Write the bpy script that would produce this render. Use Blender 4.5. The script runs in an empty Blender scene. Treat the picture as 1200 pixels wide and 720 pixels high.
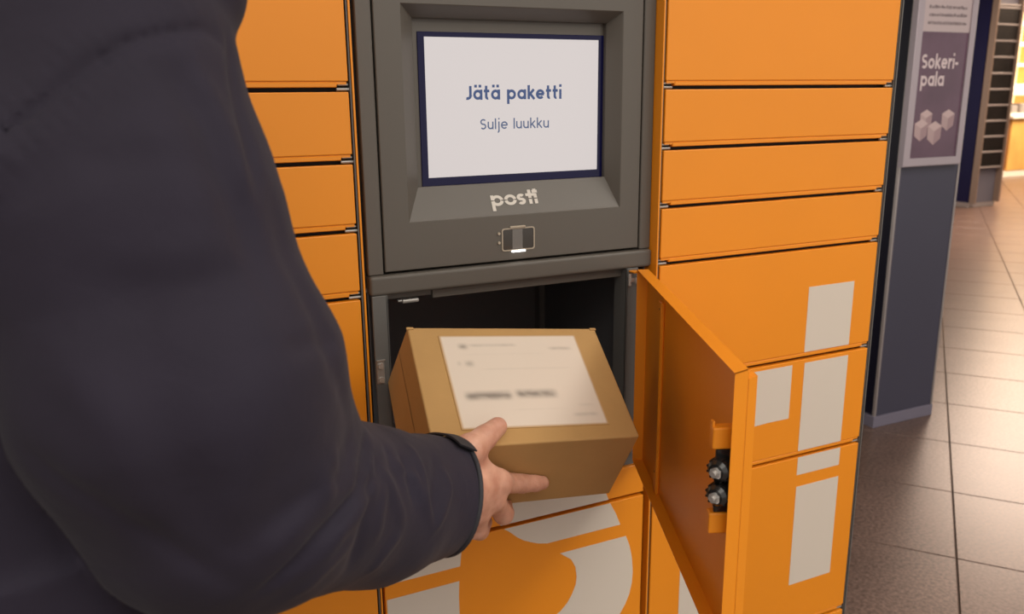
import bpy, bmesh, math, random
import numpy as np
from mathutils import Vector, Matrix

# ------------------------------------------------------------------ camera, light, exposure
scene = bpy.context.scene
COL = scene.collection
CAM = np.array([0.0, -1.12, 1.42])
FPX = 978.25
PITCH, YAW, ROLL = math.radians(14.0696), math.radians(24.981), math.radians(-0.6693)
_f = np.array([math.sin(YAW)*math.cos(PITCH), math.cos(YAW)*math.cos(PITCH), -math.sin(PITCH)])
_r0 = np.array([math.cos(YAW), -math.sin(YAW), 0.0])
_u0 = np.cross(_r0, _f)
CR = math.cos(ROLL)*_r0 + math.sin(ROLL)*_u0
CU = -math.sin(ROLL)*_r0 + math.cos(ROLL)*_u0
CF = _f
cd = bpy.data.cameras.new('camera')
cam = bpy.data.objects.new('camera', cd)
COL.objects.link(cam)
cd.sensor_width = 36.0
cd.lens = FPX*36.0/1200.0
cd.clip_start = 0.02
cd.dof.use_dof = True
cd.dof.focus_distance = 1.15
cd.dof.aperture_fstop = 7.0
cam.matrix_world = Matrix(((CR[0], CU[0], -CF[0], CAM[0]), (CR[1], CU[1], -CF[1], CAM[1]), (CR[2], CU[2], -CF[2], CAM[2]), (0, 0, 0, 1)))
scene.camera = cam

w = bpy.data.worlds.new('World')
scene.world = w
w.use_nodes = True
w.node_tree.nodes['Background'].inputs[0].default_value = (1.0, 0.92, 0.84, 1)
w.node_tree.nodes['Background'].inputs[1].default_value = 1.0

def area(name, loc, target, sx, sy, power, col):
    l = bpy.data.lights.new(name, 'AREA')
    l.shape = 'RECTANGLE'; l.size = sx; l.size_y = sy; l.energy = power; l.color = col
    o = bpy.data.objects.new(name, l); COL.objects.link(o)
    o.location = loc
    d = Vector(target) - Vector(loc)
    o.rotation_euler = d.to_track_quat('-Z', 'Y').to_euler()
    return o
area('ceiling_lamp', (0.6, -2.2, 2.93), (0.6, -2.0, 0), 3.6, 1.8, 66, (1.0, 0.93, 0.84))
area('ceiling_lamp', (2.6, -0.9, 2.93), (2.6, -0.9, 0), 0.6, 2.2, 40, (1.0, 0.92, 0.82))
area('ceiling_lamp', (-2.4, -1.2, 2.93), (-2.4, -1.2, 0), 1.2, 2.4, 40, (1.0, 0.93, 0.84))
area('ceiling_lamp', (8.4, 4.05, 2.93), (8.4, 4.05, 0), 0.9, 2.0, 170, (1.0, 0.77, 0.62))
area('ceiling_lamp', (11.5, 6.0, 2.93), (11.5, 6.0, 0), 2.5, 2.0, 250, (1.0, 0.74, 0.54))
area('shop_fill_light', (15.2, 7.2, 2.93), (15.4, 8.6, .8), 4.0, 1.2, 420, (1.0, 0.82, 0.58))  # added area light that brightens the shop and its counter
scene.view_settings.view_transform = 'Standard'
scene.view_settings.look = 'None'
scene.view_settings.exposure = 0.0
scene.view_settings.gamma = 1.0
scene.view_settings.use_curve_mapping = False

# ------------------------------------------------------------------ helpers
def at(x, y, depth):
    """world point of a photograph position at a given distance along the view"""
    return CAM + depth*((x-600)/FPX*CR - (y-360)/FPX*CU + CF)

def mat(name, col, rough=0.5, metal=0.0, spec=0.5, bump=0.0, bscale=300.0, var=0.0, vscale=8.0, coat=0.0, sheen=0.0, emit=None, estr=0.0, bdist=0.001):
    m = bpy.data.materials.new(name); m.use_nodes = True
    nt = m.node_tree; b = nt.nodes['Principled BSDF']
    b.inputs['Base Color'].default_value = (*col, 1)
    b.inputs['Roughness'].default_value = rough
    b.inputs['Metallic'].default_value = metal
    b.inputs['Specular IOR Level'].default_value = spec
    b.inputs['Coat Weight'].default_value = coat
    b.inputs['Sheen Weight'].default_value = sheen
    if emit:
        b.inputs['Emission Color'].default_value = (*emit, 1)
        b.inputs['Emission Strength'].default_value = estr
    tc = nt.nodes.new('ShaderNodeTexCoord')
    if bump > 0:
        n = nt.nodes.new('ShaderNodeTexNoise'); n.inputs['Scale'].default_value = bscale; n.inputs['Detail'].default_value = 3
        bp = nt.nodes.new('ShaderNodeBump'); bp.inputs['Strength'].default_value = bump; bp.inputs['Distance'].default_value = bdist
        nt.links.new(tc.outputs['Object'], n.inputs['Vector'])
        nt.links.new(n.outputs[0], bp.inputs['Height']); nt.links.new(bp.outputs[0], b.inputs['Normal'])
    if var > 0:
        n = nt.nodes.new('ShaderNodeTexNoise'); n.inputs['Scale'].default_value = vscale; n.inputs['Detail'].default_value = 4
        nt.links.new(tc.outputs['Object'], n.inputs['Vector'])
        r = nt.nodes.new('ShaderNodeValToRGB')
        r.color_ramp.elements[0].position = 0.3; r.color_ramp.elements[1].position = 0.7
        r.color_ramp.elements[0].color = (*[c*(1-var) for c in col], 1)
        r.color_ramp.elements[1].color = (*[min(1, c*(1+var)) for c in col], 1)
        nt.links.new(n.outputs[0], r.inputs[0]); nt.links.new(r.outputs[0], b.inputs['Base Color'])
    return m

M = {}
M['orange'] = mat('orange_powder_coat', (0.83, 0.280, 0.010), 0.42, bump=0.06, bscale=900, var=0.03, vscale=3)
M['white_print'] = mat('white_vinyl_print', (0.66, 0.60, 0.52), 0.5)
M['grey'] = mat('dark_grey_powder_coat', (0.105, 0.094, 0.080), 0.42, bump=0.05, bscale=900, var=0.03, vscale=4)
M['jamb'] = mat('dark_grey_steel', (0.125, 0.124, 0.118), 0.5, bump=0.05, bscale=900)
M['dark'] = mat('dark_interior_steel', (0.10, 0.102, 0.110), 0.55)
M['black'] = mat('black_gap', (0.006, 0.006, 0.006), 0.7)
M['glass'] = mat('display_glass_border', (0.006, 0.006, 0.045), 0.10, spec=0.25)
M['screen'] = mat('lit_screen', (0.1, 0.1, 0.1), 0.3, emit=(0.64, 0.585, 0.575), estr=0.90)
M['ink_dark'] = mat('screen_text_navy', (0.01, 0.02, 0.06), 0.6, emit=(0.045, 0.075, 0.17), estr=0.9)
M['ink_mid'] = mat('screen_text_slate', (0.01, 0.02, 0.06), 0.6, emit=(0.085, 0.115, 0.19), estr=0.9)
M['logo'] = mat('logo_offwhite', (0.62, 0.58, 0.52), 0.5)
M['chrome'] = mat('polished_metal', (0.60, 0.58, 0.55), 0.25, metal=0.6)
M['steel'] = mat('brushed_steel', (0.40, 0.385, 0.36), 0.38, metal=0.55)
M['gunmetal'] = mat('black_oxide_metal', (0.05, 0.05, 0.05), 0.22, metal=0.7)
M['led'] = mat('white_led', (1, 1, 1), 0.4, emit=(1, 0.98, 0.95), estr=3.0)
M['beige_trim'] = mat('beige_plastic_trim', (0.42, 0.36, 0.28), 0.4)
M['lens'] = mat('scanner_lens', (0.16, 0.15, 0.14), 0.12)
M['lens_dark'] = mat('scanner_window', (0.055, 0.05, 0.045), 0.1)
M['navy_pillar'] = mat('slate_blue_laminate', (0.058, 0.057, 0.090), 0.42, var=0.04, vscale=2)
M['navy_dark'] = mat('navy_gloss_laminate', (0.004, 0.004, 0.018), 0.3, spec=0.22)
M['navy_far'] = mat('deep_blue_gloss_laminate', (0.006, 0.005, 0.045), 0.3, spec=0.25)
M['trim'] = mat('aluminium_trim', (0.45, 0.41, 0.40), 0.35, metal=0.6)
M['base'] = mat('lavender_grey_skirting', (0.20, 0.185, 0.245), 0.4)
M['frame'] = mat('silver_poster_frame', (0.46, 0.40, 0.44), 0.35, metal=0.3)
M['poster'] = mat('plum_poster_print', (0.130, 0.068, 0.108), 0.26, var=0.18, vscale=5)
M['notice'] = mat('pale_notice_paper', (0.55, 0.45, 0.46), 0.3)
M['notice_ink'] = mat('grey_notice_print', (0.24, 0.19, 0.20), 0.5)
M['poster_white'] = mat('poster_white_print', (0.72, 0.60, 0.62), 0.4)
M['cube_a'] = mat('sugar_print_light', (0.62, 0.47, 0.47), 0.4)
M['cube_b'] = mat('sugar_print_mid', (0.50, 0.36, 0.37), 0.4)
M['cube_c'] = mat('sugar_print_dark', (0.40, 0.27, 0.29), 0.4)
M['wood'] = mat('honey_wood_panel', (0.62, 0.36, 0.10), 0.35, var=0.12, vscale=3)
M['wood_dark'] = mat('brown_wood_edge', (0.30, 0.13, 0.05), 0.4)
M['cream'] = mat('cream_wall_paint', (0.75, 0.60, 0.38), 0.6)
M['shopwhite'] = mat('white_shop_goods', (0.80, 0.74, 0.66), 0.5)
M['shopgrey'] = mat('grey_shop_goods', (0.28, 0.25, 0.24), 0.4)
M['glow'] = mat('warm_shop_light', (1, 0.8, 0.5), 0.5, emit=(1.0, 0.74, 0.44), estr=0.85)
M['glow2'] = mat('pale_shop_light', (1, 0.9, 0.8), 0.5, emit=(1.0, 0.86, 0.66), estr=1.0)
M['rackbox'] = mat('dark_brochure_pocket', (0.009, 0.007, 0.006), 0.6, spec=0.2, var=0.4, vscale=6)
M['rack_post'] = mat('bronze_rack_post', (0.32, 0.24, 0.19), 0.35, metal=0.5)
M['rackgrey'] = mat('grey_blue_panel', (0.13, 0.13, 0.16), 0.35)
M['ceiling'] = mat('ceiling_paint', (0.55, 0.52, 0.48), 0.8)
M['wall'] = mat('wall_paint', (0.40, 0.37, 0.34), 0.7)
M['grout'] = mat('dark_grout', (0.11, 0.075, 0.058), 0.7)
M['trousers'] = mat('dark_trouser_cloth', (0.02, 0.02, 0.026), 0.85, bump=0.2, bscale=600)
M['shoe'] = mat('black_leather', (0.015, 0.014, 0.014), 0.4)
M['hair'] = mat('brown_hair', (0.06, 0.035, 0.02), 0.6, bump=0.5, bscale=200)
M['velcro'] = mat('black_cuff_tab', (0.022, 0.022, 0.028), 0.7, bump=0.3, bscale=1500)

def stone():
    m = bpy.data.materials.new('brown_granite_tile'); m.use_nodes = True
    nt = m.node_tree; b = nt.nodes['Principled BSDF']
    g = nt.nodes.new('ShaderNodeNewGeometry')
    n = nt.nodes.new('ShaderNodeTexNoise'); n.inputs['Scale'].default_value = 85; n.inputs['Detail'].default_value = 4; n.inputs['Roughness'].default_value = 0.7
    n2 = nt.nodes.new('ShaderNodeTexNoise'); n2.inputs['Scale'].default_value = 5; n2.inputs['Detail'].default_value = 4
    nt.links.new(g.outputs['Position'], n.inputs['Vector']); nt.links.new(g.outputs['Position'], n2.inputs['Vector'])
    r = nt.nodes.new('ShaderNodeValToRGB')
    r.color_ramp.elements[0].position = 0.36; r.color_ramp.elements[1].position = 0.66
    r.color_ramp.elements[0].color = (0.095, 0.058, 0.045, 1); r.color_ramp.elements[1].color = (0.27, 0.175, 0.14, 1)
    nt.links.new(n.outputs[0], r.inputs[0])
    mx = nt.nodes.new('ShaderNodeMix'); mx.data_type = 'RGBA'; mx.blend_type = 'MULTIPLY'; mx.inputs[0].default_value = 0.5
    r2 = nt.nodes.new('ShaderNodeValToRGB'); r2.color_ramp.elements[0].position = 0.35; r2.color_ramp.elements[1].position = 0.65
    r2.color_ramp.elements[0].color = (0.75, 0.75, 0.75, 1); r2.color_ramp.elements[1].color = (1.1, 1.1, 1.1, 1)
    nt.links.new(n2.outputs[0], r2.inputs[0]); nt.links.new(r.outputs[0], mx.inputs[6]); nt.links.new(r2.outputs[0], mx.inputs[7])
    nt.links.new(mx.outputs[2], b.inputs['Base Color'])
    mr = nt.nodes.new('ShaderNodeMapRange'); mr.inputs['To Min'].default_value = 0.26; mr.inputs['To Max'].default_value = 0.36
    nt.links.new(n.outputs[0], mr.inputs['Value']); nt.links.new(mr.outputs[0], b.inputs['Roughness'])
    bp = nt.nodes.new('ShaderNodeBump'); bp.inputs['Strength'].default_value = 0.08; bp.inputs['Distance'].default_value = 0.001
    nt.links.new(n.outputs[0], bp.inputs['Height']); nt.links.new(bp.outputs[0], b.inputs['Normal'])
    b.inputs['Specular IOR Level'].default_value = 0.6
    return m
M['tile'] = stone()

def cardboard():
    m = mat('brown_cardboard', (0.455, 0.275, 0.105), 0.75, spec=0.25, var=0.05, vscale=14)
    nt = m.node_tree; b = nt.nodes['Principled BSDF']
    tc = nt.nodes['Texture Coordinate']
    wv = nt.nodes.new('ShaderNodeTexNoise'); wv.inputs['Scale'].default_value = 60; wv.inputs['Detail'].default_value = 4
    mp = nt.nodes.new('ShaderNodeMapping'); mp.inputs['Scale'].default_value = (1.0, 9.0, 9.0)
    nt.links.new(tc.outputs['Object'], mp.inputs[0]); nt.links.new(mp.outputs[0], wv.inputs['Vector'])
    bp = nt.nodes.new('ShaderNodeBump'); bp.inputs['Strength'].default_value = 0.12; bp.inputs['Distance'].default_value = 0.001
    nt.links.new(wv.outputs[0], bp.inputs['Height']); nt.links.new(bp.outputs[0], b.inputs['Normal'])
    return m
M['card'] = cardboard()
M['card_edge'] = mat('cardboard_cut_edge', (0.30, 0.17, 0.065), 0.8)
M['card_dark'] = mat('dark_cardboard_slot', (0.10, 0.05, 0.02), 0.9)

def fabric():
    m = mat('navy_jacket_fabric', (0.0180, 0.0145, 0.0275), 0.78, spec=0.28, sheen=0.05, var=0.10, vscale=9)
    nt = m.node_tree; b = nt.nodes['Principled BSDF']; tc = nt.nodes['Texture Coordinate']
    n1 = nt.nodes.new('ShaderNodeTexNoise'); n1.inputs['Scale'].default_value = 1400; n1.inputs['Detail'].default_value = 2
    n2 = nt.nodes.new('ShaderNodeTexNoise'); n2.inputs['Scale'].default_value = 26; n2.inputs['Detail'].default_value = 5; n2.inputs['Distortion'].default_value = 0.6
    for n in (n1, n2): nt.links.new(tc.outputs['Object'], n.inputs['Vector'])
    b1 = nt.nodes.new('ShaderNodeBump'); b1.inputs['Strength'].default_value = 0.25; b1.inputs['Distance'].default_value = 0.0004
    b2 = nt.nodes.new('ShaderNodeBump'); b2.inputs['Strength'].default_value = 0.22; b2.inputs['Distance'].default_value = 0.006
    nt.links.new(n1.outputs[0], b1.inputs['Height']); nt.links.new(n2.outputs[0], b2.inputs['Height'])
    nt.links.new(b2.outputs[0], b1.inputs['Normal']); nt.links.new(b1.outputs[0], b.inputs['Normal'])
    return m
M['jacket'] = fabric()

def skin():
    m = bpy.data.materials.new('skin'); m.use_nodes = True
    nt = m.node_tree; b = nt.nodes['Principled BSDF']
    tc = nt.nodes.new('ShaderNodeTexCoord')
    n = nt.nodes.new('ShaderNodeTexNoise'); n.inputs['Scale'].default_value = 45; n.inputs['Detail'].default_value = 5
    nt.links.new(tc.outputs['Object'], n.inputs['Vector'])
    r = nt.nodes.new('ShaderNodeValToRGB'); r.color_ramp.elements[0].position = 0.32; r.color_ramp.elements[1].position = 0.7
    r.color_ramp.elements[0].color = (0.545, 0.270, 0.185, 1); r.color_ramp.elements[1].color = (0.72, 0.420, 0.305, 1)
    nt.links.new(n.outputs[0], r.inputs[0]); nt.links.new(r.outputs[0], b.inputs['Base Color'])
    b.inputs['Roughness'].default_value = 0.5
    b.inputs['Subsurface Weight'].default_value = 0.12
    b.inputs['Subsurface Radius'].default_value = (0.009, 0.004, 0.002)
    b.inputs['Subsurface Scale'].default_value = 0.5
    v = nt.nodes.new('ShaderNodeTexVoronoi'); v.inputs['Scale'].default_value = 620
    bp = nt.nodes.new('ShaderNodeBump'); bp.inputs['Strength'].default_value = 0.22; bp.inputs['Distance'].default_value = 0.0006
    n3 = nt.nodes.new('ShaderNodeTexNoise'); n3.inputs['Scale'].default_value = 130; n3.inputs['Detail'].default_value = 4
    bp2 = nt.nodes.new('ShaderNodeBump'); bp2.inputs['Strength'].default_value = 0.5; bp2.inputs['Distance'].default_value = 0.0012
    nt.links.new(tc.outputs['Object'], v.inputs['Vector']); nt.links.new(tc.outputs['Object'], n3.inputs['Vector'])
    nt.links.new(v.outputs[0], bp.inputs['Height']); nt.links.new(n3.outputs[0], bp2.inputs['Height'])
    nt.links.new(bp2.outputs[0], bp.inputs['Normal']); nt.links.new(bp.outputs[0], b.inputs['Normal'])
    return m
M['skin'] = skin()

def empty(name, loc, label=None, cat=None, group=None):
    o = bpy.data.objects.new(name, None); COL.objects.link(o); o.location = loc; o.empty_display_size = 0.05
    if label: o['label'] = label
    if cat: o['category'] = cat
    if group: o['group'] = group
    return o

def root_loc(p):
    l = Vector((0, 0, 0))
    while p is not None:
        l += p.location; p = p.parent
    return l

def mesh(name, verts, faces, m, parent=None, smooth=False):
    off = root_loc(parent)
    me = bpy.data.meshes.new(name)
    me.from_pydata([tuple(Vector(v)-off) for v in verts], [], faces)
    me.materials.append(m)
    me.update()
    if smooth: me.polygons.foreach_set('use_smooth', [True]*len(me.polygons))
    o = bpy.data.objects.new(name, me); COL.objects.link(o)
    if parent is not None: o.parent = parent
    return o

class MB:
    """collects shapes, then links them as ONE mesh object"""
    def __init__(s): s.v = []; s.f = []; s.sm = []
    def add(s, v, f, smooth=False):
        n = len(s.v); s.v += [tuple(map(float, p)) for p in v]
        s.f += [[i+n for i in q] for q in f]; s.sm += [smooth]*len(f); return s
    def from_bm(s, bm, smooth=False):
        bm.verts.ensure_lookup_table(); bm.verts.index_update()
        s.add([tuple(v.co) for v in bm.verts], [[v.index for v in f.verts] for f in bm.faces], smooth)
        bm.free(); return s
    def box(s, x0, x1, y0, y1, z0, z1, bev=0.0, seg=1, T=None):
        bm = bmesh.new()
        bmesh.ops.create_cube(bm, size=1.0)
        for v in bm.verts:
            v.co = Vector(((x0+x1)/2+v.co.x*(x1-x0), (y0+y1)/2+v.co.y*(y1-y0), (z0+z1)/2+v.co.z*(z1-z0)))
        if bev > 0: bmesh.ops.bevel(bm, geom=bm.edges[:], offset=bev, segments=seg, affect='EDGES', profile=0.5)
        if T is not None: bm.transform(T)
        return s.from_bm(bm)
    def cyl(s, p0, p1, r0, r1=None, n=20, bev=0.0):
        r1 = r0 if r1 is None else r1
        p0 = Vector(p0); p1 = Vector(p1); d = (p1-p0).normalized()
        a = d.orthogonal().normalized(); b = d.cross(a)
        V = []; F = []
        for k in range(n):
            t = 2*math.pi*k/n; o = a*math.cos(t)+b*math.sin(t)
            V += [p0+o*r0, p1+o*r1]
        for k in range(n):
            j = (k+1) % n; F.append([2*k, 2*j, 2*j+1, 2*k+1])
        m0 = len(V)
        s.add(V, F, True)
        s.add([V[2*k] for k in range(n)], [list(range(n))[::-1]])
        s.add([V[2*k+1] for k in range(n)], [list(range(n))])
        return s
    def prism(s, pts, y0, y1, T=None):
        n = len(pts)
        V = [(x, y0, z) for x, z in pts]+[(x, y1, z) for x, z in pts]
        if T is not None: V = [T @ Vector(v) for v in V]
        F = [list(range(n)), [n+i for i in range(n)][::-1]]+[[i, n+i, n+(i+1) % n, (i+1) % n] for i in range(n)]
        return s.add(V, F)
    def build(s, name, m, parent=None):
        o = mesh(name, s.v, s.f, m, parent)
        o.data.polygons.foreach_set('use_smooth', s.sm)
        return o

def structure(o): o['kind'] = 'structure'; return o

# ------------------------------------------------------------------ lettering drawn with strokes
def arc(cx, cy, rx, a0, a1, ry=None, n=20):
    ry = rx if ry is None else ry
    return [(cx+rx*math.cos(math.radians(a0+(a1-a0)*i/n)), cy+ry*math.sin(math.radians(a0+(a1-a0)*i/n))) for i in range(n+1)]
def glyph(ch, w):
    h = w/2; R = 0.5-h
    dot = lambda x, y: [(x-h*1.05, y), (x+h*1.05, y)]
    if ch == 'a': return [arc(0.5, .5, R, 0, 360), [(1.0-h, 1), (1.0-h, 0)]], 1.0
    if ch == 'ä': return [arc(0.5, .5, R, 0, 360), [(1.0-h, 1), (1.0-h, 0)], dot(.27, 1.34), dot(.74, 1.34)], 1.0
    if ch == 'o': return [arc(0.5, .5, R, 0, 360)], 1.0
    if ch == 'p': return [arc(0.5, .5, R, 0, 360), [(h, 1), (h, -.45)]], 1.0
    if ch == 'e': return [arc(0.5, .5, R, 0, 318), [(h, .5), (1-h*.6, .5)]], 1.0
    if ch == 't': return [[(.25, 1.38), (.25, .32)]+arc(.25+.3-h, .3, .3-h, 180, 285), [(0, 1-h), (.6, 1-h)]], .62
    if ch == 'k': return [[(h, 0), (h, 1.42)], [(h*1.2, .40), (.72, 1.0)], [(.30, .56), (.78, 0)]], .80
    if ch == 'i': return [[(h, 0), (h, 1)], dot(h, 1.36)], w
    if ch == 'l': return [[(h, 0), (h, 1.42)]], w
    if ch == 'j': return [[(.2, 1), (.2, -.2)]+arc(-.02, -.2, .22, 0, -80), dot(.2, 1.36)], .2+h
    if ch == 'u': return [[(h, 1), (h, .40)]+arc(.42, .40, .42-h, 180, 360, ry=.40-h), [(.84-h, 1), (.84-h, 0)]], .84
    if ch in 'Ss':
        H = 1.36 if ch == 'S' else 1.0
        r = (H-w)/4; rx = r*1.12
        cx = rx+h
        return [arc(cx, H-h-r, rx, 35, 270, ry=r)+arc(cx, h+r, rx, 90, -145, ry=r)[1:]], 2*(rx+h)
    if ch == 'J': return [[(.62-h, 1.36), (.62-h, .40)]+arc(.62-h-.36, .40, .36, 0, -105, ry=.40-h)], .62
    if ch == 'r': return [[(h, 0), (h, 1)], arc(.5, .5, .5-h, 175, 75, ry=.5-h)], .58
    if ch == '-': return [[(0, .5), (.5, .5)]], .5
    return [], .45
def ribbon(pts, w):
    P = [Vector(p) for p in pts]; n = len(P)
    closed = (P[0]-P[-1]).length < 1e-6
    L = []; Rr = []
    for i in range(n):
        if closed: a = P[(i-1) % (n-1)]; b = P[(i+1) % (n-1)] if i < n-1 else P[1]
        else: a = P[max(i-1, 0)]; b = P[min(i+1, n-1)]
        if not closed and 0 < i < n-1:
            d1 = (P[i]-a).normalized(); d2 = (b-P[i]).normalized(); d = (d1+d2).normalized()
            s = 1/max(.5, d.dot(d1))
        else: d = (b-a).normalized(); s = 1
        nn = Vector((-d.y, d.x))*(w/2*s)
        L.append(P[i]+nn); Rr.append(P[i]-nn)
    return L, Rr
def strokes_to(mb, strokes, w, fn, nrm=(0, -1, 0)):
    for k, st in enumerate(strokes):
        L, R = ribbon(st, w); n = len(L)
        o = Vector(nrm)*(4e-5*(k % 6))          # each stroke lies a hair above the one before it
        V = [Vector(fn(p.x, p.y))+o for p in L]+[Vector(fn(p.x, p.y))+o for p in R]
        mb.add(V, [[i, n+i, n+i+1, i+1] for i in range(n-1)])
def text_mesh(name, s, w, size, track, m, parent, frame, width=None):
    """frame(x, y) -> world point; size = x-height in metres; width fits the line to a length"""
    items = []; x = 0.0
    for ch in s:
        st, adv = glyph(ch, w)
        items += [[(px+x, py) for px, py in q] for q in st]
        x += adv+track
    sx = (width/((x-track)*size)) if width else 1.0
    mb = MB(); strokes_to(mb, items, w, lambda a, b: frame(a*size*sx, b*size))
    return mb.build(name, m, parent)

# ------------------------------------------------------------------ the setting
structure(mesh('floor', [(-7, -7, -.006), (24, -7, -.006), (24, 18, -.006), (-7, 18, -.006)], [[0, 1, 2, 3]], M['grout']))
FLOOR = bpy.data.objects['floor']
TA = math.radians(39.05)
tv = Vector((math.cos(TA), math.sin(TA), 0)); tu = Vector((math.sin(TA), -math.cos(TA), 0))
T0 = Vector((2.6375, 0.7374, 0))
tb = MB(); tb.box(-.2478, .2478, -.2478, .2478, -.005, 0, bev=.0018)
tile_mesh = None
cells = []
for i in range(-34, 34):
    for j in range(-34, 34):
        c = T0+tu*(.5*(i+.5))+tv*(.5*(j+.5))
        if not (-6 < c.x < 22 and -6 < c.y < 16): continue
        d = np.array(c)-CAM; z = d @ CF
        vis = False
        if z > .5:
            px = 600+FPX*(d @ CR)/z; py = 360-FPX*(d @ CU)/z
            vis = 940 < px < 1290 and 150 < py < 860 and c.x > 1.0
        cells.append((0 if vis else 1, (Vector(CAM)-c).length, c))
cells.sort(key=lambda q: q[:2])
rot = Matrix.Rotation(TA, 4, 'Z')
n_ind = 0
far = MB()
for a, dist, c in cells:
    if a == 0 and n_ind < 290:
        if tile_mesh is None:
            o = tb.build('tile', M['tile'], None); tile_mesh = o.data
        else:
            o = bpy.data.objects.new('tile', tile_mesh); COL.objects.link(o)
        o.parent = FLOOR; o.location = c; o.rotation_euler = (0, 0, TA); n_ind += 1
    else:
        a0 = tv*.2478; b0 = tu*.2478
        far.add([c-a0-b0, c+a0-b0, c+a0+b0, c-a0+b0], [[3, 2, 1, 0]])
o = far.build('tile', M['tile'], FLOOR); o['kind'] = 'stuff'
structure(mesh('ceiling', [(-7, -3.5, 3), (24, -3.5, 3), (24, 18, 3), (-7, 18, 3)], [[0, 1, 2, 3]], M['ceiling']))
wb = MB(); wb.box(-5, 1.31, .62, .74, 0, 3); structure(wb.build('wall_back', M['wall']))
wl = MB(); wl.box(-5.12, -5, -7, .74, 0, 3); structure(wl.build('wall_left', M['wall']))
wf = MB(); wf.box(4, 24, 13.0, 13.15, 0, 3); structure(wf.build('wall_far', M['cream']))
wr = MB(); wr.box(19, 19.15, -4, 13.0, 0, 3); structure(wr.build('wall_right', M['cream']))

# ------------------------------------------------------------------ locker columns
TOPS = [1.985, 1.650, 1.4301, 1.3354, 1.2416, 1.1474, .9387, .7398, .3600, .085]

def print_piece(pts, parent, y=-.0004, th=.0004, name='logo_print'):
    mb = MB(); mb.prism(pts, y, y+th); return mb.build(name, M['white_print'], parent)

def door_piece(x0, x1, zt, zb, parent, y=0.0, pins=True):
    """one flat flap: front sheet, recessed groove, bottom lip; zb = top of the next flap"""
    zl = zb+.0058; zg = zb+.0135
    mb = MB()
    mb.box(x0, x1, y, y+.012, zg, zt, bev=.0013, seg=2)
    mb.box(x0+.017, x1-.015, y+.0008, y+.012, zl, zg-.0012, bev=.0010)
    mb.box(x0+.002, x1-.002, y+.0020, y+.016, zg-.004, zt-.002)
    d = mb.build('door', M['orange'], parent)
    if pins:
        for xa, xb in ((x0-.003, x0+.0155), (x1-.0145, x1+.004)):
            p = MB(); zc = (zb+zl)/2+.0005
            p.cyl((xa, y+.007, zc), (xb, y+.007, zc), .0022, n=10)
            p.box(xa+.001, xb-.003, y+.004, y+.013, zl+.0022, zl+.0052, bev=.0008)
            p.build('hinge_pin', M['steel'], d)
    return d

def locker_column(name, label, dx0, dx1, px0, px1, side='orange'):
    """door opening dx0-dx1, side panels outside px0 / px1"""
    t = empty(name, ((px0+px1)/2, .22, 0), label, 'locker')
    c = MB()
    c.box(px0, px0+.0026, 0, .55, .05, 2.0)
    c.box(px0, px1, .0, .55, 1.99, 2.03); c.box(px0, px1, .54, .55, .05, 2.0); c.box(px0, px1, .005, .55, .045, .078)
    c.build('cabinet', M['orange'], t)
    b = MB(); b.box(px1-.0026, px1, 0, .55, .05, 2.0); b.build('side_panel', M[side], t)
    b = MB(); b.box(px0+.0026, px1-.0026, .017, .03, .078, 1.99); b.build('gap_shade_panel', M['black'], t)  # black sheet added to stand for the shade in the door gaps
    b = MB()
    for x in (px0+.0032, px1-.0052): b.box(x, x+.0018, .002, .02, .08, 1.99)
    b.build('edge_channel', M['jamb'], t)
    b = MB(); b.box(px0+.02, px1-.02, .03, .5, 0, .045); b.build('plinth', M['black'], t)
    ds = []
    for a, b_ in zip(TOPS, TOPS[1:]): ds.append(door_piece(dx0, dx1, a, b_, t))
    return t, ds

left_col, ld = locker_column('locker_column', 'orange locker column left of the grey screen column, partly hidden by the dark sleeve', -.206, .288, -.2125, .2957)
right_col, rd = locker_column('locker_column', 'orange locker column with white letter shapes on its lower doors, right of the open door', .7922, 1.2863, .7845, 1.2945, 'jamb')
P_ = print_piece
P_([(1.1222, 1.0779), (1.2342, 1.0779), (1.2342, .9532), (1.1222, .9532)], rd[4])
P_([(.858, .7535), (.858, .9318), (1.0955, .9318), (1.0955, .8260), (1.045, .8262), (1.012, .8245), (.990, .8170), (.974, .8030), (.966, .7800), (.965, .7535)], rd[5])
P_([(1.1255, .9318), (1.2355, .9318), (1.2355, .7535), (1.1255, .7535)], rd[5])
P_([(1.1270, .7398), (1.2368, .7398), (1.2368, .7025), (1.1270, .7025)], rd[6])
P_([(1.1285, .6775), (1.2385, .6775), (1.2385, .4615), (1.1285, .4615)], rd[6])
P_([(.858, .70), (.965, .70), (.965, .40), (.858, .40)], rd[6])

# ------------------------------------------------------------------ centre column with screen and open compartment
con = empty('screen_column', (.54, .22, 0), 'dark grey parcel terminal column with lit screen above an open compartment', 'parcel terminal')
c = MB()
c.box(.299, .3015, .03, .55, .05, 2.0); c.box(.7795, .782, .03, .55, .05, 2.0); c.box(.299, .782, .54, .55, .05, 2.0); c.box(.299, .782, .02, .55, 1.985, 2.03)
c.box(.299, .782, .40, .41, .08, 1.985); c.box(.301, .780, .03, .4, 1.150, 1.156); c.box(.301, .780, .03, .4, .792, .799)
c.box(.299, .782, .02, .05, .05, .085)
c.build('cabinet', M['jamb'], con)
b = MB(); b.box(.2985, .7835, .065, .069, 1.157, 1.985); b.box(.2985, .332, .033, .037, 1.157, 1.985); b.box(.7600, .7835, .033, .037, 1.157, 1.985); b.box(.2985, .7835, .033, .037, .085, .79); b.build('gap_shade_panel', M['black'], con)  # black sheets added as the shade in gaps around stiles and doors
b = MB(); b.box(.32, .76, .06, .5, 0, .05); b.build('plinth', M['black'], con)
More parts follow.
